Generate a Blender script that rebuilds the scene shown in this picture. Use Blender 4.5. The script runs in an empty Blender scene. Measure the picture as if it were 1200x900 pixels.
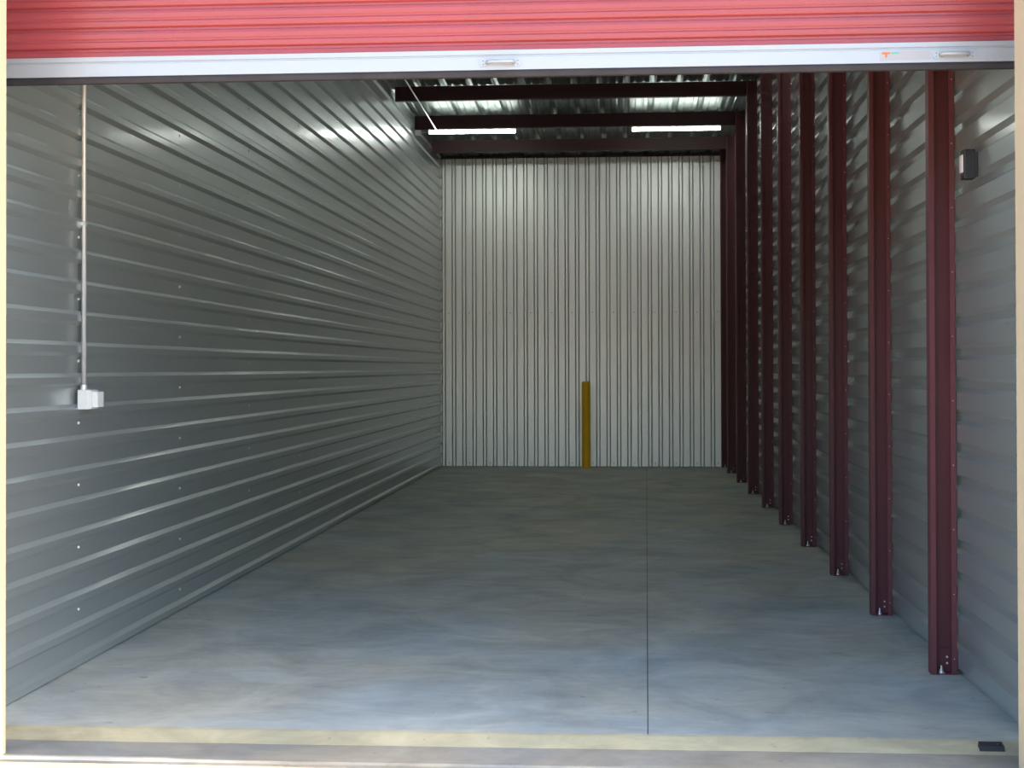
import bpy, bmesh, math, random
from mathutils import Vector, Matrix
random.seed(7)
S = bpy.context.scene
C = S.collection
PI = math.pi

# ---------------------------------------------------------------- camera
CAM_H = 1.455
F_PX, CX, CY = 1580.04, 623.70, 416.35
YAW, PITCH, ROLL = 0.0655, 0.00954, -0.00271
fwd = Vector((-math.sin(YAW) * math.cos(PITCH), math.cos(YAW) * math.cos(PITCH), math.sin(PITCH)))
rgt = Vector((math.cos(YAW), math.sin(YAW), 0))
upv = rgt.cross(fwd)
r2 = rgt * math.cos(ROLL) + upv * math.sin(ROLL)
u2 = upv * math.cos(ROLL) - rgt * math.sin(ROLL)
cam = bpy.data.cameras.new('camera')
cam.sensor_width = 36.0
cam.lens = F_PX * 36.0 / 1200.0
cam.shift_x = (600 - CX) / 1200.0
cam.shift_y = (CY - 450) / 1200.0
cam.clip_start = 0.05
cam.clip_end = 500
camo = bpy.data.objects.new('camera', cam)
C.objects.link(camo)
camo.matrix_world = Matrix(((r2.x, u2.x, -fwd.x, 0), (r2.y, u2.y, -fwd.y, 0), (r2.z, u2.z, -fwd.z, CAM_H), (0, 0, 0, 1)))
S.camera = camo

# ---------------------------------------------------------------- sky, sun, exposure
SUN_EL, SUN_FRONT = math.radians(50), math.radians(2.5)
to_sun = Vector((math.cos(SUN_EL) * math.cos(SUN_FRONT), -math.cos(SUN_EL) * math.sin(SUN_FRONT), math.sin(SUN_EL)))
W = bpy.data.worlds.new('sky')
S.world = W
W.use_nodes = True
wn = W.node_tree
sky = wn.nodes.new('ShaderNodeTexSky')
sky.sky_type = 'NISHITA'
sky.sun_disc = False
sky.sun_elevation = SUN_EL
sky.sun_rotation = math.atan2(to_sun.x, to_sun.y)
sky.air_density = 1.0
sky.dust_density = 2.5
bg = wn.nodes['Background']
bg.inputs['Strength'].default_value = 0.26
wn.links.new(sky.outputs[0], bg.inputs[0])
sun = bpy.data.lights.new('sun', 'SUN')
sun.energy = 6.0
sun.color = (1.0, 0.92, 0.80)
sun.angle = math.radians(0.53)
suno = bpy.data.objects.new('sun', sun)
C.objects.link(suno)
suno.rotation_euler = to_sun.to_track_quat('Z', 'Y').to_euler()
suno.location = (8, 0, 12)
LAMP = 12.0
S.view_settings.view_transform = 'Standard'
S.view_settings.look = 'None'
S.view_settings.gamma = 1.0
S.view_settings.use_curve_mapping = False
S.view_settings.exposure = 1.62

S.cycles.blur_glossy = 1.5
S.cycles.sample_clamp_indirect = 4.0
S.cycles.use_guiding = False

# ---------------------------------------------------------------- dimensions (metres)
XL, XR = -2.665, 1.5827          # flats of the side walls
YF, YB = 5.10, 19.88             # inside of front wall, back wall
PITCHW = 0.1524                  # rib pitch of the wall sheets
YC0, BAY = 6.4957, 1.524         # first column, column spacing
YD = 5.385                       # front edge of the floor
YCUR = 5.43                      # door curtain
ZBAR, ZCUR = 2.660, 2.740        # bottom bar
JL, JR = -2.386, 1.462           # jamb faces of the opening
def roof_z(y): return 4.782 - 0.040 * (y - 15.64)

# ---------------------------------------------------------------- material helpers
def srgb(r, g, b):
    f = lambda c: (c / 255 / 12.92) if c / 255 <= 0.04045 else ((c / 255 + 0.055) / 1.055) ** 2.4
    return (f(r), f(g), f(b), 1)
def mat(name, col, rough=0.5, metal=0.0, spec=0.5, var=0.0, scale=3.0, stretch=(1, 1, 1), bump=0.0, bscale=None,
        bdist=0.01, rvar=0.0, coat=0.0, crough=0.15, emit=None, estr=0.0, col2=None, lo=0.35, hi=0.65, detail=4):
    m = bpy.data.materials.new(name)
    m.use_nodes = True
    nt = m.node_tree
    b = nt.nodes['Principled BSDF']
    b.inputs['Base Color'].default_value = col
    b.inputs['Roughness'].default_value = rough
    b.inputs['Metallic'].default_value = metal
    b.inputs['Specular IOR Level'].default_value = spec
    b.inputs['Coat Weight'].default_value = coat
    b.inputs['Coat Roughness'].default_value = crough
    tc = nt.nodes.new('ShaderNodeNewGeometry')
    mp = nt.nodes.new('ShaderNodeMapping')
    mp.inputs['Scale'].default_value = stretch
    nt.links.new(tc.outputs['Position'], mp.inputs['Vector'])
    if var > 0 or col2 or rvar > 0:
        n = nt.nodes.new('ShaderNodeTexNoise')
        n.inputs['Scale'].default_value = scale
        n.inputs['Detail'].default_value = detail
        nt.links.new(mp.outputs[0], n.inputs['Vector'])
        cr = nt.nodes.new('ShaderNodeValToRGB')
        cr.color_ramp.elements[0].position = lo
        cr.color_ramp.elements[1].position = hi
        c2 = col2 if col2 else tuple(min(1, c * (1 + var)) for c in col[:3]) + (1,)
        c1 = col if col2 else tuple(c * (1 - var) for c in col[:3]) + (1,)
        cr.color_ramp.elements[0].color = c1
        cr.color_ramp.elements[1].color = c2
        nt.links.new(n.outputs['Fac'], cr.inputs['Fac'])
        if var > 0 or col2:
            nt.links.new(cr.outputs['Color'], b.inputs['Base Color'])
        if rvar > 0:
            mr = nt.nodes.new('ShaderNodeMapRange')
            mr.inputs['From Min'].default_value = 0.3
            mr.inputs['From Max'].default_value = 0.7
            mr.inputs['To Min'].default_value = rough - rvar
            mr.inputs['To Max'].default_value = rough + rvar
            nt.links.new(n.outputs['Fac'], mr.inputs['Value'])
            nt.links.new(mr.outputs['Result'], b.inputs['Roughness'])
    if bump > 0:
        nb = nt.nodes.new('ShaderNodeTexNoise')
        nb.inputs['Scale'].default_value = bscale or scale
        nb.inputs['Detail'].default_value = 2
        nt.links.new(mp.outputs[0], nb.inputs['Vector'])
        bp = nt.nodes.new('ShaderNodeBump')
        bp.inputs['Strength'].default_value = bump
        bp.inputs['Distance'].default_value = bdist
        nt.links.new(nb.outputs['Fac'], bp.inputs['Height'])
        nt.links.new(bp.outputs['Normal'], b.inputs['Normal'])
    if emit:
        b.inputs['Emission Color'].default_value = emit
        b.inputs['Emission Strength'].default_value = estr
    return m

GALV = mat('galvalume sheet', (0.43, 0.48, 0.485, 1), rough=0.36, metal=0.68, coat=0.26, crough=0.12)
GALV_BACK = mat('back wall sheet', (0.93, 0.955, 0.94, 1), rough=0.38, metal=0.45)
GALV_ROOF = mat('roof sheet', (0.34, 0.40, 0.385, 1), rough=0.36, metal=0.75)
MAROON = mat('red oxide steel', srgb(95, 53, 58), rough=0.45, var=0.10, scale=6, stretch=(1, 1, 0.3), lo=0.2, hi=0.8, spec=0.3, rvar=0.06)
PURLIN = mat('shaded red oxide steel', srgb(64, 38, 42), rough=0.5, var=0.08, scale=4, lo=0.2, hi=0.8, spec=0.3)  # the columns' maroon, darkened so the roof shade is in the colour
ZINC = mat('zinc', (0.72, 0.73, 0.74, 1), rough=0.3, metal=0.9)
SCREW = mat('screw head', (0.80, 0.82, 0.83, 1), rough=0.35, metal=0.3)
DARKSCREW = mat('dark screw', (0.06, 0.06, 0.06, 1), rough=0.5)
RED = mat('red door paint', srgb(157, 68, 72), rough=0.38, spec=0.5, coat=0.25, var=0.05, scale=2)
BAR = mat('white bottom bar', srgb(168, 174, 178), rough=0.38, metal=0.25)
RUBBER = mat('black rubber', srgb(40, 38, 42), rough=0.6, var=0.25, scale=14, stretch=(0.5, 1, 1))
CREAM = mat('cream wall paint', srgb(206, 192, 160), rough=0.55, var=0.03, scale=2)
YELLOW = mat('yellow sleeve', srgb(232, 180, 8), rough=0.40, var=0.06, scale=4)
PVC = mat('pale grey plastic', srgb(215, 219, 218), rough=0.4)
EMT = mat('galvanised conduit', (0.72, 0.74, 0.74, 1), rough=0.32, metal=0.55)
BLACK = mat('black plastic', srgb(34, 35, 38), rough=0.45)
LENS = mat('pale lens', srgb(225, 222, 225), rough=0.3)
WHITE = mat('white enamel', srgb(225, 226, 224), rough=0.4)
GLOW = mat('lit diffuser', (0.9, 0.9, 0.9, 1), rough=0.5, emit=(0.95, 1.0, 0.92, 1), estr=LAMP)
ORANGE = mat('orange print', srgb(222, 110, 62), rough=0.5)
TEAL = mat('teal print', srgb(96, 178, 160), rough=0.5)
PAPER = mat('sticker paper', srgb(166, 168, 172), rough=0.5)
SEAL = mat('joint sealant', srgb(105, 103, 98), rough=0.8)

def concrete(name, base, cool, warm, bumpy=0.15):
    m = bpy.data.materials.new(name)
    m.use_nodes = True
    nt = m.node_tree
    b = nt.nodes['Principled BSDF']
    L = nt.links.new
    geo = nt.nodes.new('ShaderNodeNewGeometry')
    def noise(scale, detail, st, rough=0.6, dist=0.0):
        mp = nt.nodes.new('ShaderNodeMapping')
        mp.inputs['Scale'].default_value = st
        L(geo.outputs['Position'], mp.inputs['Vector'])
        n = nt.nodes.new('ShaderNodeTexNoise')
        n.inputs['Scale'].default_value = scale
        n.inputs['Detail'].default_value = detail
        n.inputs['Roughness'].default_value = rough
        n.inputs['Distortion'].default_value = dist
        L(mp.outputs[0], n.inputs['Vector'])
        return n
    def ramp(src, p0, p1, c0, c1):
        r = nt.nodes.new('ShaderNodeValToRGB')
        r.color_ramp.elements[0].position = p0
        r.color_ramp.elements[1].position = p1
        r.color_ramp.elements[0].color = c0
        r.color_ramp.elements[1].color = c1
        L(src, r.inputs['Fac'])
        return r
    def mix(mode, fac, a, bb):
        x = nt.nodes.new('ShaderNodeMix')
        x.data_type = 'RGBA'
        x.blend_type = mode
        x.inputs[0].default_value = fac
        L(a, x.inputs[6])
        L(bb, x.inputs[7])
        return x.outputs[2]
    big = ramp(noise(0.7, 5, (1, 1, 1), 0.62, 0.4).outputs['Fac'], 0.40, 0.62, warm, cool)
    mid = ramp(noise(2.0, 6, (0.8, 0.9, 1), 0.65, 0.9).outputs['Fac'], 0.30, 0.70, (0.66, 0.67, 0.69, 1), (1.16, 1.15, 1.13, 1))
    fine = ramp(noise(8, 6, (0.5, 1.2, 1), 0.7, 1.0).outputs['Fac'], 0.30, 0.70, (0.86, 0.86, 0.86, 1), (1.08, 1.08, 1.08, 1))
    spots = ramp(noise(14, 3, (1, 1, 1), 0.5, 0.3).outputs['Fac'], 0.24, 0.31, (0.55, 0.55, 0.56, 1), (1, 1, 1, 1))
    c = mix('MULTIPLY', 1.0, big.outputs[0], mid.outputs[0])
    c = mix('MULTIPLY', 1.0, c, fine.outputs[0])
    c = mix('MULTIPLY', 0.8, c, spots.outputs[0])
    L(c, b.inputs['Base Color'])
    rr = ramp(noise(1.6, 4, (1, 1, 1)).outputs['Fac'], 0.3, 0.7, (0.42, 0.42, 0.42, 1), (0.68, 0.68, 0.68, 1))
    L(rr.outputs[0], b.inputs['Roughness'])
    b.inputs['Specular IOR Level'].default_value = 0.4
    bp = nt.nodes.new('ShaderNodeBump')
    bp.inputs['Strength'].default_value = bumpy
    bp.inputs['Distance'].default_value = 0.004
    L(noise(18, 5, (1, 1, 1)).outputs['Fac'], bp.inputs['Height'])
    L(bp.outputs[0], b.inputs['Normal'])
    return m
CONC = concrete('smooth concrete floor', None, srgb(171, 179, 177), srgb(183, 182, 168))
CONC_SILL = concrete('dusty sill concrete', None, srgb(176, 169, 140), srgb(188, 175, 140), 0.3)
CONC_APRON = concrete('grey apron concrete', None, srgb(144, 145, 142), srgb(164, 153, 132), 0.3)
CONC_DRIVE = concrete('driveway concrete', None, srgb(168, 152, 132), srgb(182, 160, 136), 0.5)

# ---------------------------------------------------------------- mesh helpers
class MB:
    def __init__(s):
        s.v, s.f = [], []
    def quad(s, a, b, c, d):
        n = len(s.v); s.v += [a, b, c, d]; s.f.append((n, n + 1, n + 2, n + 3)); return s
    def box(s, x0, x1, y0, y1, z0, z1):
        n = len(s.v)
        s.v += [(x0, y0, z0), (x1, y0, z0), (x1, y1, z0), (x0, y1, z0), (x0, y0, z1), (x1, y0, z1), (x1, y1, z1), (x0, y1, z1)]
        s.f += [(n, n + 3, n + 2, n + 1), (n + 4, n + 5, n + 6, n + 7), (n, n + 1, n + 5, n + 4), (n + 1, n + 2, n + 6, n + 5), (n + 2, n + 3, n + 7, n + 6), (n + 3, n, n + 4, n + 7)]
        return s
    def hexa(s, p):                       # 8 corners, bottom four then top four
        n = len(s.v); s.v += [tuple(q) for q in p]
        s.f += [(n, n + 3, n + 2, n + 1), (n + 4, n + 5, n + 6, n + 7), (n, n + 1, n + 5, n + 4), (n + 1, n + 2, n + 6, n + 5), (n + 2, n + 3, n + 7, n + 6), (n + 3, n, n + 4, n + 7)]
        return s
    def tube(s, pts, r, seg=10, caps=True):
        rings = []
        for i, p in enumerate(pts):
            p = Vector(p)
            if i == 0: d = Vector(pts[1]) - p
            elif i == len(pts) - 1: d = p - Vector(pts[i - 1])
            else: d = (Vector(pts[i + 1]) - p).normalized() + (p - Vector(pts[i - 1])).normalized()
            d.normalize()
            a = Vector((0, 0, 1)) if abs(d.z) < 0.9 else Vector((1, 0, 0))
            e1 = d.cross(a).normalized(); e2 = d.cross(e1).normalized()
            rr = r[i] if isinstance(r, (list, tuple)) else r
            rings.append([tuple(p + e1 * rr * math.cos(2 * PI * k / seg) + e2 * rr * math.sin(2 * PI * k / seg)) for k in range(seg)])
        n0 = len(s.v)
        for rg in rings: s.v += rg
        for i in range(len(rings) - 1):
            for k in range(seg):
                a = n0 + i * seg + k; b = n0 + i * seg + (k + 1) % seg
                s.f.append((a, b, b + seg, a + seg))
        if caps:
            s.f.append(tuple(n0 + k for k in range(seg))[::-1])
            s.f.append(tuple(n0 + (len(rings) - 1) * seg + k for k in range(seg)))
        return s
    def strip(s, prof_a, prof_b):         # ruled sheet between two matching polylines
        n = len(s.v); k = len(prof_a)
        s.v += [tuple(p) for p in prof_a] + [tuple(p) for p in prof_b]
        s.f += [(n + i, n + i + 1, n + k + i + 1, n + k + i) for i in range(k - 1)]
        return s
    def prism(s, poly, ax, a0, a1):       # closed 2D outline run along an axis
        def P(q, t):
            return {'x': (t, q[0], q[1]), 'y': (q[0], t, q[1]), 'z': (q[0], q[1], t)}[ax]
        n = len(s.v); k = len(poly)
        s.v += [P(q, a0) for q in poly] + [P(q, a1) for q in poly]
        s.f += [(n + i, n + (i + 1) % k, n + k + (i + 1) % k, n + k + i) for i in range(k)]
        s.f += [tuple(n + i for i in range(k))[::-1], tuple(n + k + i for i in range(k))]
        return s
    def dome(s, c, axis, r, h, seg=6):    # a small screw head
        c = Vector(c); d = Vector(axis)
        a = Vector((0, 0, 1)) if abs(d.z) < 0.9 else Vector((1, 0, 0))
        e1 = d.cross(a).normalized(); e2 = d.cross(e1).normalized()
        n = len(s.v)
        for rr, hh in ((r, 0), (r, h * 0.5), (r * 0.6, h)):
            s.v += [tuple(c + d * hh + (e1 * math.cos(2 * PI * k / seg) + e2 * math.sin(2 * PI * k / seg)) * rr) for k in range(seg)]
        for i in range(2):
            for k in range(seg):
                p = n + i * seg + k; q = n + i * seg + (k + 1) % seg
                s.f.append((p, q, q + seg, p + seg))
        s.f.append(tuple(n + 2 * seg + k for k in range(seg)))
        return s
    def build(s, name, m, parent=None, smooth=False, bevel=0.0, kind=None):
        me = bpy.data.meshes.new(name)
        me.from_pydata(s.v, [], s.f)
        bm = bmesh.new(); bm.from_mesh(me)
        bmesh.ops.recalc_face_normals(bm, faces=bm.faces)
        if bevel > 0:
            bmesh.ops.bevel(bm, geom=list(bm.edges), offset=bevel, segments=2, affect='EDGES', profile=0.6)
        bm.to_mesh(me); bm.free()
        me.materials.append(m)
        if smooth:
            me.polygons.foreach_set('use_smooth', [True] * len(me.polygons))
        o = bpy.data.objects.new(name, me)
        C.objects.link(o)
        if parent: o.parent = parent
        if kind: o['kind'] = kind
        return o
def tag(o, label, cat=None, group=None, kind=None):
    o['label'] = label
    if cat: o['category'] = cat
    if group: o['group'] = group
    if kind: o['kind'] = kind
    return o
def empty(name, loc=(0, 0, 0)):
    o = bpy.data.objects.new(name, None)
    o.empty_display_size = 0.1
    C.objects.link(o); o.location = loc
    return o
def copy_tree(o, parent=None):
    c = o.copy(); C.objects.link(c); c.parent = parent
    for ch in list(o.children): copy_tree(ch, c)
    return c

# ---------------------------------------------------------------- ground outside, floor
drv = MB(); drv.box(-40, 40, -45, 5.045, -0.30, -0.050)
tag(drv.build('ground_driveway', CONC_DRIVE), 'pale sunlit concrete driveway outside the door', 'driveway', kind='structure')

fl = MB(); fl.box(-3.4, 2.4, YD, YB + 0.2, -0.25, -0.005)
floor = fl.build('floor', SEAL)
tag(floor, 'grey concrete floor slab with one saw-cut joint', 'floor', kind='structure')
J0, J1 = (0.103, YD), (0.378, YB + 0.2)
g = 0.0022
def slab(xa, xb):
    m = MB()
    (a0, a1), (b0, b1) = xa, xb
    m.hexa([(a0, YD, -0.005), (b0, YD, -0.005), (b1, YB + 0.2, -0.005), (a1, YB + 0.2, -0.005),
            (a0, YD, 0), (b0, YD, 0), (b1, YB + 0.2, 0), (a1, YB + 0.2, 0)])
    return m.build('slab', CONC, floor)
slab((-3.4, -3.4), (J0[0] - g, J1[0] - g))
slab((J0[0] + g, J1[0] + g), (2.4, 2.4))

# sloped dusty sill in front of the floor, then the flat apron strip
sl = MB()
n = 40
rngx = [-3.4 + 5.8 * i / n for i in range(n + 1)]
wob = [0.004 * math.sin(1.7 * x) + random.uniform(-0.0025, 0.0025) for x in rngx]
top = [(x, YD, 0.0) for x in rngx]; lip = [(x, YD - 0.02 + w, -0.003) for x, w in zip(rngx, wob)]
low = [(x, 5.275 + w, -0.030) for x, w in zip(rngx, wob)]; bot = [(x, 5.275 + w, -0.2) for x, w in zip(rngx, wob)]
back = [(x, YD, -0.2) for x in rngx]
sl.strip(top, lip); sl.strip(lip, low); sl.strip(low, bot); sl.strip(bot, back); sl.strip(back, top)
tag(sl.build('trim_1', CONC_SILL), 'dusty beige sloped concrete sill across the door opening', 'sill', kind='structure')
ap = MB()
e = [(x, 5.045 + 0.5 * random.uniform(-0.006, 0.006)) for x in rngx]
a1 = [(x, 5.275 + w, -0.030) for x, w in zip(rngx, wob)]
a2 = [(x, y + 0.006, -0.032) for x, y in e]; a3 = [(x, y, -0.040) for x, y in e]; a4 = [(x, y, -0.2) for x, y in e]
a5 = [(x, 5.275, -0.2) for x in rngx]
ap.strip(a1, a2); ap.strip(a2, a3); ap.strip(a3, a4); ap.strip(a4, a5)
tag(ap.build('trim_2', CONC_APRON), 'grey concrete apron strip between sill and driveway', 'apron', kind='structure')

# ---------------------------------------------------------------- ribbed wall sheets
def rib_profile(s0, s1, phase, pitch, flat_half, crest_half, h, extra=()):
    """points (s, d) from s0 to s1; ribs centred at phase + n*pitch"""
    pts = []
    n0 = math.floor((s0 - phase) / pitch) - 1
    n1 = math.ceil((s1 - phase) / pitch) + 1
    for k in range(n0, n1 + 1):
        c = phase + k * pitch
        for ds, d in ((-flat_half, 0), (-crest_half, h), (crest_half, h), (flat_half, 0)):
            pts.append((c + ds, d))
        for ds, d in extra: pts.append((c + ds, d))
    pts.sort()
    def at(s):
        for (a, da), (b, db) in zip(pts, pts[1:]):
            if a <= s <= b: return da + (db - da) * (s - a) / max(1e-9, b - a)
        return 0
    return [(s0, at(s0))] + [p for p in pts if s0 + 1e-4 < p[0] < s1 - 1e-4] + [(s1, at(s1))]

def side_wall(name, xw, sign, phase, fh, ch, h, seams, ztop, label):
    root = empty(name, (xw, YF, 0))
    z = -0.012; row = 0
    while z < ztop - 0.05:
        z1 = min(ztop, phase + PITCHW * (6 * row + 5.5))
        prof = rib_profile(z, z1 + 0.004, phase, PITCHW, fh, ch, h)
        for ci in range(len(seams) - 1):
            y0, y1 = seams[ci], seams[ci + 1]
            off = (0.0016 if ci % 2 == 0 else 0.0) + (0.0004 if row % 2 else 0)
            yb = y1 + (0.03 if ci < len(seams) - 2 else 0)
            m = MB()
            A = [(sign * (d + off), y0 - YF, s) for s, d in prof]
            B = [(sign * (d + off), yb - YF, s) for s, d in prof]
            m.strip(A, B)
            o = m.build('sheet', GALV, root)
        z = z1; row += 1
    m = MB(); a, b_ = ((0.034, 0.064) if xw > 0 else (-0.060, -0.030)); m.box(a, b_, 0, YB - YF + 0.07, -0.02, ztop)
    m.build('light_blocker', BLACK, root)  # unseen black board added behind the sheets to stop light leaks
    tag(root, label, 'wall', kind='structure')
    return root

LPH = 0.030
wl = side_wall('wall_left', XL, 1, LPH, 0.036, 0.016, 0.022, [YF, 12.336, YB], 5.35,
               'ribbed galvanised steel wall on the left, horizontal corrugation')
wr = side_wall('wall_right', XR, 1, 0.0, 0.036, 0.017, 0.026, [YF, 12.56, YB], 5.35,
               'ribbed galvanised steel wall behind the maroon columns')
# screws of the left wall, on every other flat at each stud line
def wall_screws():
    m = MB()
    for k in range(9):
        y = 6.474 + BAY * k
        lap = abs(y - 12.57) < 0.2
        for q in range(32):
            z = LPH + PITCHW * (q + 0.62)
            if z > roof_z(y): break
            if lap or q % 2 == (1 if k % 2 == 0 else 0):
                m.dome((0.0022, y - YF, z), (1, 0, 0), 0.0075, 0.006)
    return m.build('screw', SCREW, wl, kind='stuff')
wall_screws()

# back wall, vertical ribs
wb = empty('wall_back', (0, YB, 0))
BPH = XL + 0.31 * PITCHW
edges = [XL - 0.02] + [BPH + PITCHW * (6 * k + 5.5) for k in range(4)] + [XR + 0.03]
for i in range(5):
    prof = rib_profile(edges[i], edges[i + 1] + 0.002, BPH, PITCHW, 0.0335, 0.0145, 0.008, extra=((-0.024, -0.050), (0.024, -0.050)))  # deep V-grooves shaped to darken the sides of each rib
    off = 0.001 * (i % 2)
    m = MB(); m.strip([(s, -d - off, 0.006) for s, d in prof], [(s, -d - off, 4.563) for s, d in prof])
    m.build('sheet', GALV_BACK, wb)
m = MB()
for q in range(0, 28, 2):
    x = BPH + PITCHW * (q + 0.5)
    for z in (0.055, 2.273, 4.5):
        m.dome((x, -0.001, z), (0, -1, 0), 0.007, 0.006)
m.build('screw', DARKSCREW, wb, kind='stuff')
m = MB(); m.box(XL - 0.1, XR + 0.1, 0.060, 0.080, 0, 4.9)
m.build('light_blocker', BLACK, wb)  # unseen board added behind the back wall to keep sky light out
tag(wb, 'pale ribbed steel back wall with vertical corrugation', 'wall', kind='structure')
# dark eave angle along the top of the back wall, its shade in the colour
ev = MB(); ev.box(XL, XR, YB - 0.012, YB + 0.056, 4.563, 4.60)
tag(ev.build('trim_3', PURLIN), 'dark eave strut along the top of the back wall', 'eave trim', kind='structure')

# ---------------------------------------------------------------- roof sheets
ceil = empty('ceiling', (0, 0, 0))
RPH, RP = -2.36, 0.3048
redges = [XL - 0.01, RPH + RP * 2.5, RPH + RP * 5.5, RPH + RP * 8.5, RPH + RP * 11.5, XR + 0.03]
minor = [(dx + o_, d) for dx in (0.102, 0.203) for o_, d in ((-0.018, 0), (-0.008, 0.006), (0.008, 0.006), (0.018, 0))]
for i in range(5):
    prof = rib_profile(redges[i], redges[i + 1] + 0.003, RPH, RP, 0.042, 0.020, 0.034, extra=minor)
    off = 0.001 * (i % 2)
    ya, yb = YF - 0.15, YB + 0.10
    m = MB(); m.strip([(s, ya, roof_z(ya) + d + off) for s, d in prof], [(s, yb, roof_z(yb) + d + off) for s, d in prof])
    m.build('sheet', GALV_ROOF, ceil)
tag(ceil, 'ribbed steel roof underside above the purlins', 'ceiling', kind='structure')

# ---------------------------------------------------------------- front wall around the opening
fw = MB()
fw.box(-5.2, JL, 4.93, YF, -0.2, 5.6)
wf = fw.build('wall_front', CREAM)
m = MB(); m.box(JR, 4.2, 4.93, YF, -0.2, 5.6); m.build('pier', CREAM, wf)
m = MB(); m.box(JL, JR, 4.93, YF, 3.66, 5.6); m.build('header', CREAM, wf)
for x0, x1 in ((JL - 0.10, JL + 0.004), (JR - 0.004, JR + 0.10)):
    m = MB(); m.box(x0, x1, 4.915, 4.93, -0.05, 3.76); m.build('jamb_trim', CREAM, wf, bevel=0.002)
tag(wf, 'cream painted front wall framing the door opening', 'wall', kind='structure')

# ---------------------------------------------------------------- red roll-up door
door = empty('door_1', (0, YCUR, ZBAR))
CXL, CXR = -2.60, 1.572
PD = 0.0862
prof = []
z = 2.773 - PD
while z < 4.02:
    # deep groove at the period's start, shallow crease half way up
    for dz, d in ((-0.010, 0.0), (-0.005, 0.010), (0.004, 0.010), (0.010, 0.0), (0.018, -0.003), (0.030, -0.003),
                  (0.036, 0.002), (0.041, 0.002), (0.047, -0.003), (0.064, -0.004), (0.074, -0.001)):
        zz = z + dz
        if zz > ZCUR - 0.012: prof.append((zz, d))
    z += PD
m = MB()
m.strip([(CXL, d, s - ZBAR) for s, d in prof], [(CXR, d, s - ZBAR) for s, d in prof])
cu = m.build('curtain', RED, door)
b = MB()
outl = [(-0.020, 0.0), (-0.020, 0.052), (-0.015, 0.055), (-0.015, 0.059), (-0.019, 0.062), (-0.019, 0.080), (0.012, 0.080), (0.012, 0.0)]
b.prism(outl, 'x', CXL, CXR)
bar = b.build('bottom_bar', BAR, door); bar['label'] = 'white aluminium bottom bar'
s_ = MB()
s_.prism([(-0.014, 0.0), (0.012, 0.0), (0.012, -0.012), (0.006, -0.026), (-0.004, -0.030), (-0.012, -0.026), (-0.016, -0.012)], 'x', CXL, CXR)
s_.build('bottom_seal', RUBBER, door)
def handle(xc):
    h = MB()
    zc = 0.028
    h.tube([(xc - 0.055, -0.022, zc), (xc - 0.050, -0.040, zc), (xc - 0.038, -0.046, zc), (xc + 0.038, -0.046, zc), (xc + 0.050, -0.040, zc), (xc + 0.055, -0.022, zc)], 0.0075, 10)
    o = h.build('pull_handle', BAR, door, smooth=True)
    for sg in (-1, 1):
        p = MB(); p.tube([(xc + sg * 0.068, -0.019, zc), (xc + sg * 0.068, -0.024, zc)], 0.017, 14)
        p.build('rosette', BAR, o)
        q = MB()
        for dz in (-0.007, 0.007): q.dome((xc + sg * 0.070, -0.024, zc + dz), (0, -1, 0), 0.0022, 0.002)
        q.build('rivet', DARKSCREW, o)
    return o
handle(-0.48); handle(1.318)
st = MB(); st.box(1.030, 1.225, -0.0212, -0.020, 0.012, 0.046)
sticker = st.build('sticker', PAPER, door)
m = MB(); m.box(1.037, 1.068, -0.0216, -0.0212, 0.034, 0.042); m.box(1.049, 1.057, -0.0216, -0.0212, 0.022, 0.034); m.build('print', ORANGE, sticker)
m = MB(); m.box(1.072, 1.102, -0.0216, -0.0212, 0.035, 0.042); m.build('print', TEAL, sticker)
for x0, x1, y0, y1 in ((CXL - 0.03, CXL - 0.02, -0.06, 0.05), (CXR + 0.004, CXR + 0.010, -0.06, 0.05)):
    m = MB(); m.box(x0, x1, y0, y1, -ZBAR + 0.003, 1.30); m.build('guide', ZINC, door)
m = MB(); m.tube([(CXL, 0.24, 1.42), (CXR - 0.03, 0.24, 1.42)], 0.22, 24); m.build('coil', RED, door, smooth=False)
tag(door, 'red ribbed roll-up door rolled most of the way up', 'roll-up door', kind='structure')

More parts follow.
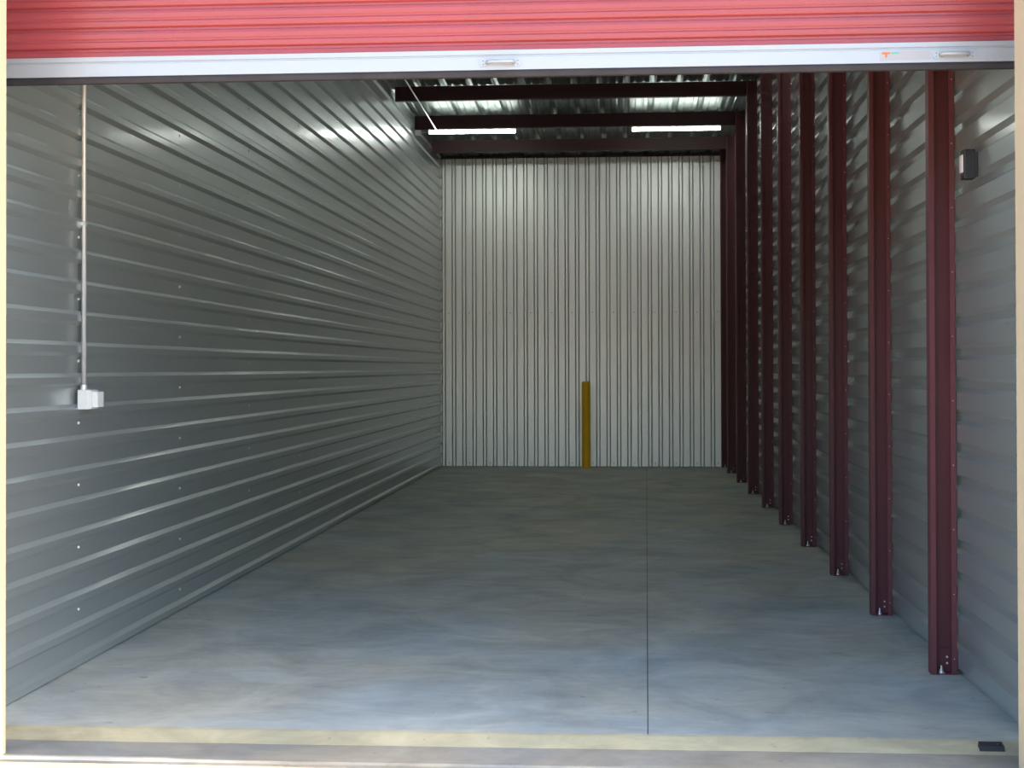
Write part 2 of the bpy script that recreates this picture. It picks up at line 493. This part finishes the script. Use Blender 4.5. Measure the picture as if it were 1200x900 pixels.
# ---------------------------------------------------------------- maroon columns along the right wall
def cee(m, x0, x1, y0, depth, lip, t, z0, z1):
    """C section standing up: lips in front (y0), web at the back"""
    y1 = y0 + depth
    o_ = [(x0 + lip, y0), (x0, y0), (x0, y1), (x1, y1), (x1, y0), (x1 - lip, y0), (x1 - lip, y0 + t), (x1 - t, y0 + t),
          (x1 - t, y1 - t), (x0 + t, y1 - t), (x0 + t, y0 + t), (x0 + lip, y0 + t)]
    m.prism(o_, 'z', z0, z1)
CW, CD, T = 0.1205, 0.064, 0.003
def make_column(k):
    y = YC0 + BAY * k if k < 9 else YB - CD - 0.037
    root = empty('steel_column', (XR - 0.002 - CW, y, 0))
    h = roof_z(y + CD) - 0.004
    m = MB(); cee(m, 0, CW, 0, CD, 0.025, T, 0.003, h)
    m.build('post', MAROON, root)
    c = MB(); c.box(0.012, 0.108, CD - 0.009, CD - 0.0035, 0.004, 0.115)
    c.box(0.012, 0.108, 0.004, CD - 0.006, 0.0005, 0.006)
    clip = c.build('base_clip', MAROON, root)
    b = MB(); b.tube([(0.052, 0.022, 0.005), (0.052, 0.022, 0.012)], 0.017, 12)
    b.tube([(0.052, 0.022, 0.012), (0.052, 0.022, 0.024)], 0.010, 6)
    b.tube([(0.052, 0.022, 0.024), (0.052, 0.022, 0.042)], 0.0055, 8)
    b.build('anchor_bolt', ZINC, root)
    for dz in (0.045, 0.075):
        s = MB(); s.dome((0.086, CD - 0.009, dz), (0, -1, 0), 0.006, 0.005); s.build('screw', SCREW, root)
    s = MB()
    q = 0
    while 0.0762 + PITCHW * 2 * q < h:
        s.dome((CW - 0.013, 0, 0.0762 + PITCHW * 2 * q), (0, -1, 0), 0.0026, 0.002); q += 1
    s.build('edge_screws', ZINC, root, kind='stuff')
    return root
ordn = ['nearest the door', 'second from the door', 'third from the door', 'fourth from the door', 'fifth from the door', 'sixth from the door',
        'seventh from the door', 'eighth from the door', 'ninth from the door', 'in the far corner touching the back wall']
for k in range(10):
    tag(make_column(k), 'maroon steel wall column ' + ordn[k], 'column', 'maroon columns along the right wall', 'thing')

# ---------------------------------------------------------------- roof purlins
pn = ['nearest the back wall', 'second from the back wall', 'third from the back wall', 'fourth from the back wall', 'fifth from the back wall',
      'sixth from the back wall', 'seventh from the back wall', 'eighth from the back wall', 'ninth from the back wall']
PH = 0.172
def purlin_bottom(k): return roof_z(YC0 + BAY * k + CD) - PH
for k in range(9):
    y = YC0 + BAY * k + CD + 0.004
    zb = purlin_bottom(k) - 0.004
    root = empty('roof_purlin', (0, y, zb))
    m = MB()
    t = 0.003; dp = 0.064; lp = 0.018
    o_ = [(0, 0), (dp, 0), (dp, lp), (dp - t, lp), (dp - t, t), (t, t), (t, PH - t - 0.003), (dp - t, PH - t - 0.005), (dp - t, PH - lp), (dp, PH - lp), (dp, PH - 0.0055), (0, PH - 0.003)]
    m.prism(o_, 'x', XL + 0.024, XR - 0.004)
    m.build('channel', PURLIN, root)
    c = MB(); c.box(XL + 0.024, XL + 0.09, -0.004, -0.0005, 0.01, PH - 0.02)
    c.build('end_clip', PURLIN, root)
    tag(root, 'dark maroon roof purlin ' + pn[8 - k], 'purlin', 'roof purlins', 'thing')

# ---------------------------------------------------------------- LED batten lights under the third purlin
def batten(x0, x1, label, k=7):
    y = YC0 + BAY * k + CD + 0.036
    zt = purlin_bottom(k) - 0.006
    root = empty('batten_light', ((x0 + x1) / 2, y, zt))
    L = (x1 - x0) / 2
    m = MB(); m.box(-L, L, -0.030, 0.030, -0.022, 0.0); m.build('housing', WHITE, root, bevel=0.003)
    o_ = []
    for i in range(13):
        a = PI * i / 12
        o_.append((0.034 * math.cos(a), -0.022 - 0.036 * math.sin(a)))
    m = MB(); m.prism(o_, 'x', -L + 0.012, L - 0.012); m.build('diffuser', GLOW, root)
    for sg in (-1, 1):
        o2 = [(0.036 * math.cos(PI * i / 12), -0.022 - 0.038 * math.sin(PI * i / 12)) for i in range(13)]
        m = MB(); a, b_ = sorted((sg * L, sg * (L - 0.012))); m.prism(o2, 'x', a, b_); m.build('end_cap', WHITE, root)
    tag(root, label, 'ceiling light', 'lit batten lights')
batten(-2.468, -1.330, 'lit white batten light nearer the left ribbed wall')
batten(0.147, 1.285, 'lit white batten light nearer the maroon columns')
# unseen pair added half way to the door to brighten the middle of the floor
batten(-2.468, -1.330, 'added unseen batten light half way to the door, by the left wall', 3)
batten(0.147, 1.285, 'added unseen batten light half way to the door, by the columns', 3)

# thin conduit under the purlins feeding the left light
cd = empty('ceiling_conduit', (0, 0, 0))
pts = []
for k in range(0, 8):
    pts.append((-2.36, YC0 + BAY * k + CD + 0.036, purlin_bottom(k) - 0.014))
pts[-1] = (-2.36, pts[-1][1] - 0.045, purlin_bottom(7) - 0.016)
m = MB(); m.tube([(-2.36, 5.75, pts[0][2] + 0.03)] + pts, 0.008, 8); m.build('pipe', EMT, cd, smooth=True)
m = MB(); m.tube([(-2.60, pts[-1][1] + 0.081, purlin_bottom(7) - 0.035), (-2.470, pts[-1][1] + 0.081, purlin_bottom(7) - 0.035)], 0.007, 8); m.build('stub', EMT, cd, smooth=True)
m = MB(); m.box(-2.642, -2.56, pts[-1][1] + 0.02, pts[-1][1] + 0.12, purlin_bottom(7) - 0.075, purlin_bottom(7) - 0.012); m.build('junction_box', EMT, cd, bevel=0.003)
tag(cd, 'thin galvanised conduit under the roof purlins leading to a light', 'conduit')

# ---------------------------------------------------------------- conduit and outlet box on the left wall
wc = empty('wall_conduit', (XL + 0.020, 6.465, 1.26))
m = MB(); m.tube([(0.014, 0, 0.09), (0.014, 0, 3.62)], 0.0115, 12); m.build('pipe', EMT, wc, smooth=True)
m = MB(); m.tube([(0.014, 0, 0.094), (0.014, 0, 0.118)], 0.0165, 8); m.build('connector', EMT, wc)
for z in (0.9, 2.2):
    m = MB(); m.box(0.0, 0.027, -0.014, 0.014, z, z + 0.020); m.build('strap', EMT, wc, bevel=0.002)
m = MB(); m.box(0.002, 0.060, -0.052, 0.050, 0.0, 0.095); ob = m.build('outlet_box', PVC, wc, bevel=0.004)
m = MB(); m.box(0.060, 0.068, -0.050, 0.048, 0.002, 0.093); m.box(0.068, 0.096, -0.034, 0.046, 0.010, 0.086); m.build('cover', PVC, ob, bevel=0.003)
tag(wc, 'pale vertical conduit ending in an outlet box on the left wall', 'outlet conduit')

# ---------------------------------------------------------------- black sensor on the right wall
ws = empty('wall_sensor', (XR, 6.10, 2.29))
m = MB(); m.box(-0.012, 0.0, -0.018, 0.050, 0.01, 0.12); m.build('mounting_plate', BLACK, ws, bevel=0.002)
m = MB(); m.box(-0.062, -0.010, -0.020, 0.045, 0.0, 0.132); m.build('housing', BLACK, ws, bevel=0.006)
m = MB(); m.box(-0.068, -0.060, -0.008, 0.036, 0.030, 0.108); m.build('lens', LENS, ws, bevel=0.002)
tag(ws, 'small black wall sensor with a pale lens strip beside the nearest column', 'sensor')

# ---------------------------------------------------------------- yellow bollard
bo = empty('bollard', (-0.505, 19.66, 0))
rr = 0.0615
m = MB(); m.tube([(0, 0, 0.0), (0, 0, 1.225)], rr, 40, caps=False); m.build('sleeve', YELLOW, bo, smooth=True)
m = MB(); m.tube([(0, 0, 1.224), (0, 0, 1.240), (0, 0, 1.250), (0, 0, 1.256)], [rr, rr * 0.985, rr * 0.90, rr * 0.55], 32); m.build('cap', YELLOW, bo)
m = MB(); m.tube([(0, 0, 0.0), (0, 0, 0.012), (0, 0, 0.016)], [rr + 0.012, rr + 0.010, rr], 32); m.build('base_ring', YELLOW, bo)
tag(bo, 'yellow bollard standing in front of the pale back wall', 'bollard')

# dark stop block on the sill by the right jamb
sp = empty('door_stop', (1.423, 5.315, -0.028))
m = MB(); m.hexa([(-0.050, -0.016, 0), (0.046, -0.016, 0), (0.046, 0.022, 0.004), (-0.050, 0.022, 0.004), (-0.046, -0.014, 0.026), (0.042, -0.014, 0.026), (0.042, 0.020, 0.034), (-0.046, 0.020, 0.034)])
m.build('plate', RUBBER, sp)
m = MB(); m.dome((0.022, 0.0, 0.028), (0, 0, 1), 0.011, 0.008, 8); m.build('bolt', BLACK, sp)
tag(sp, 'small black plate on the sill at the right jamb', 'door stop')
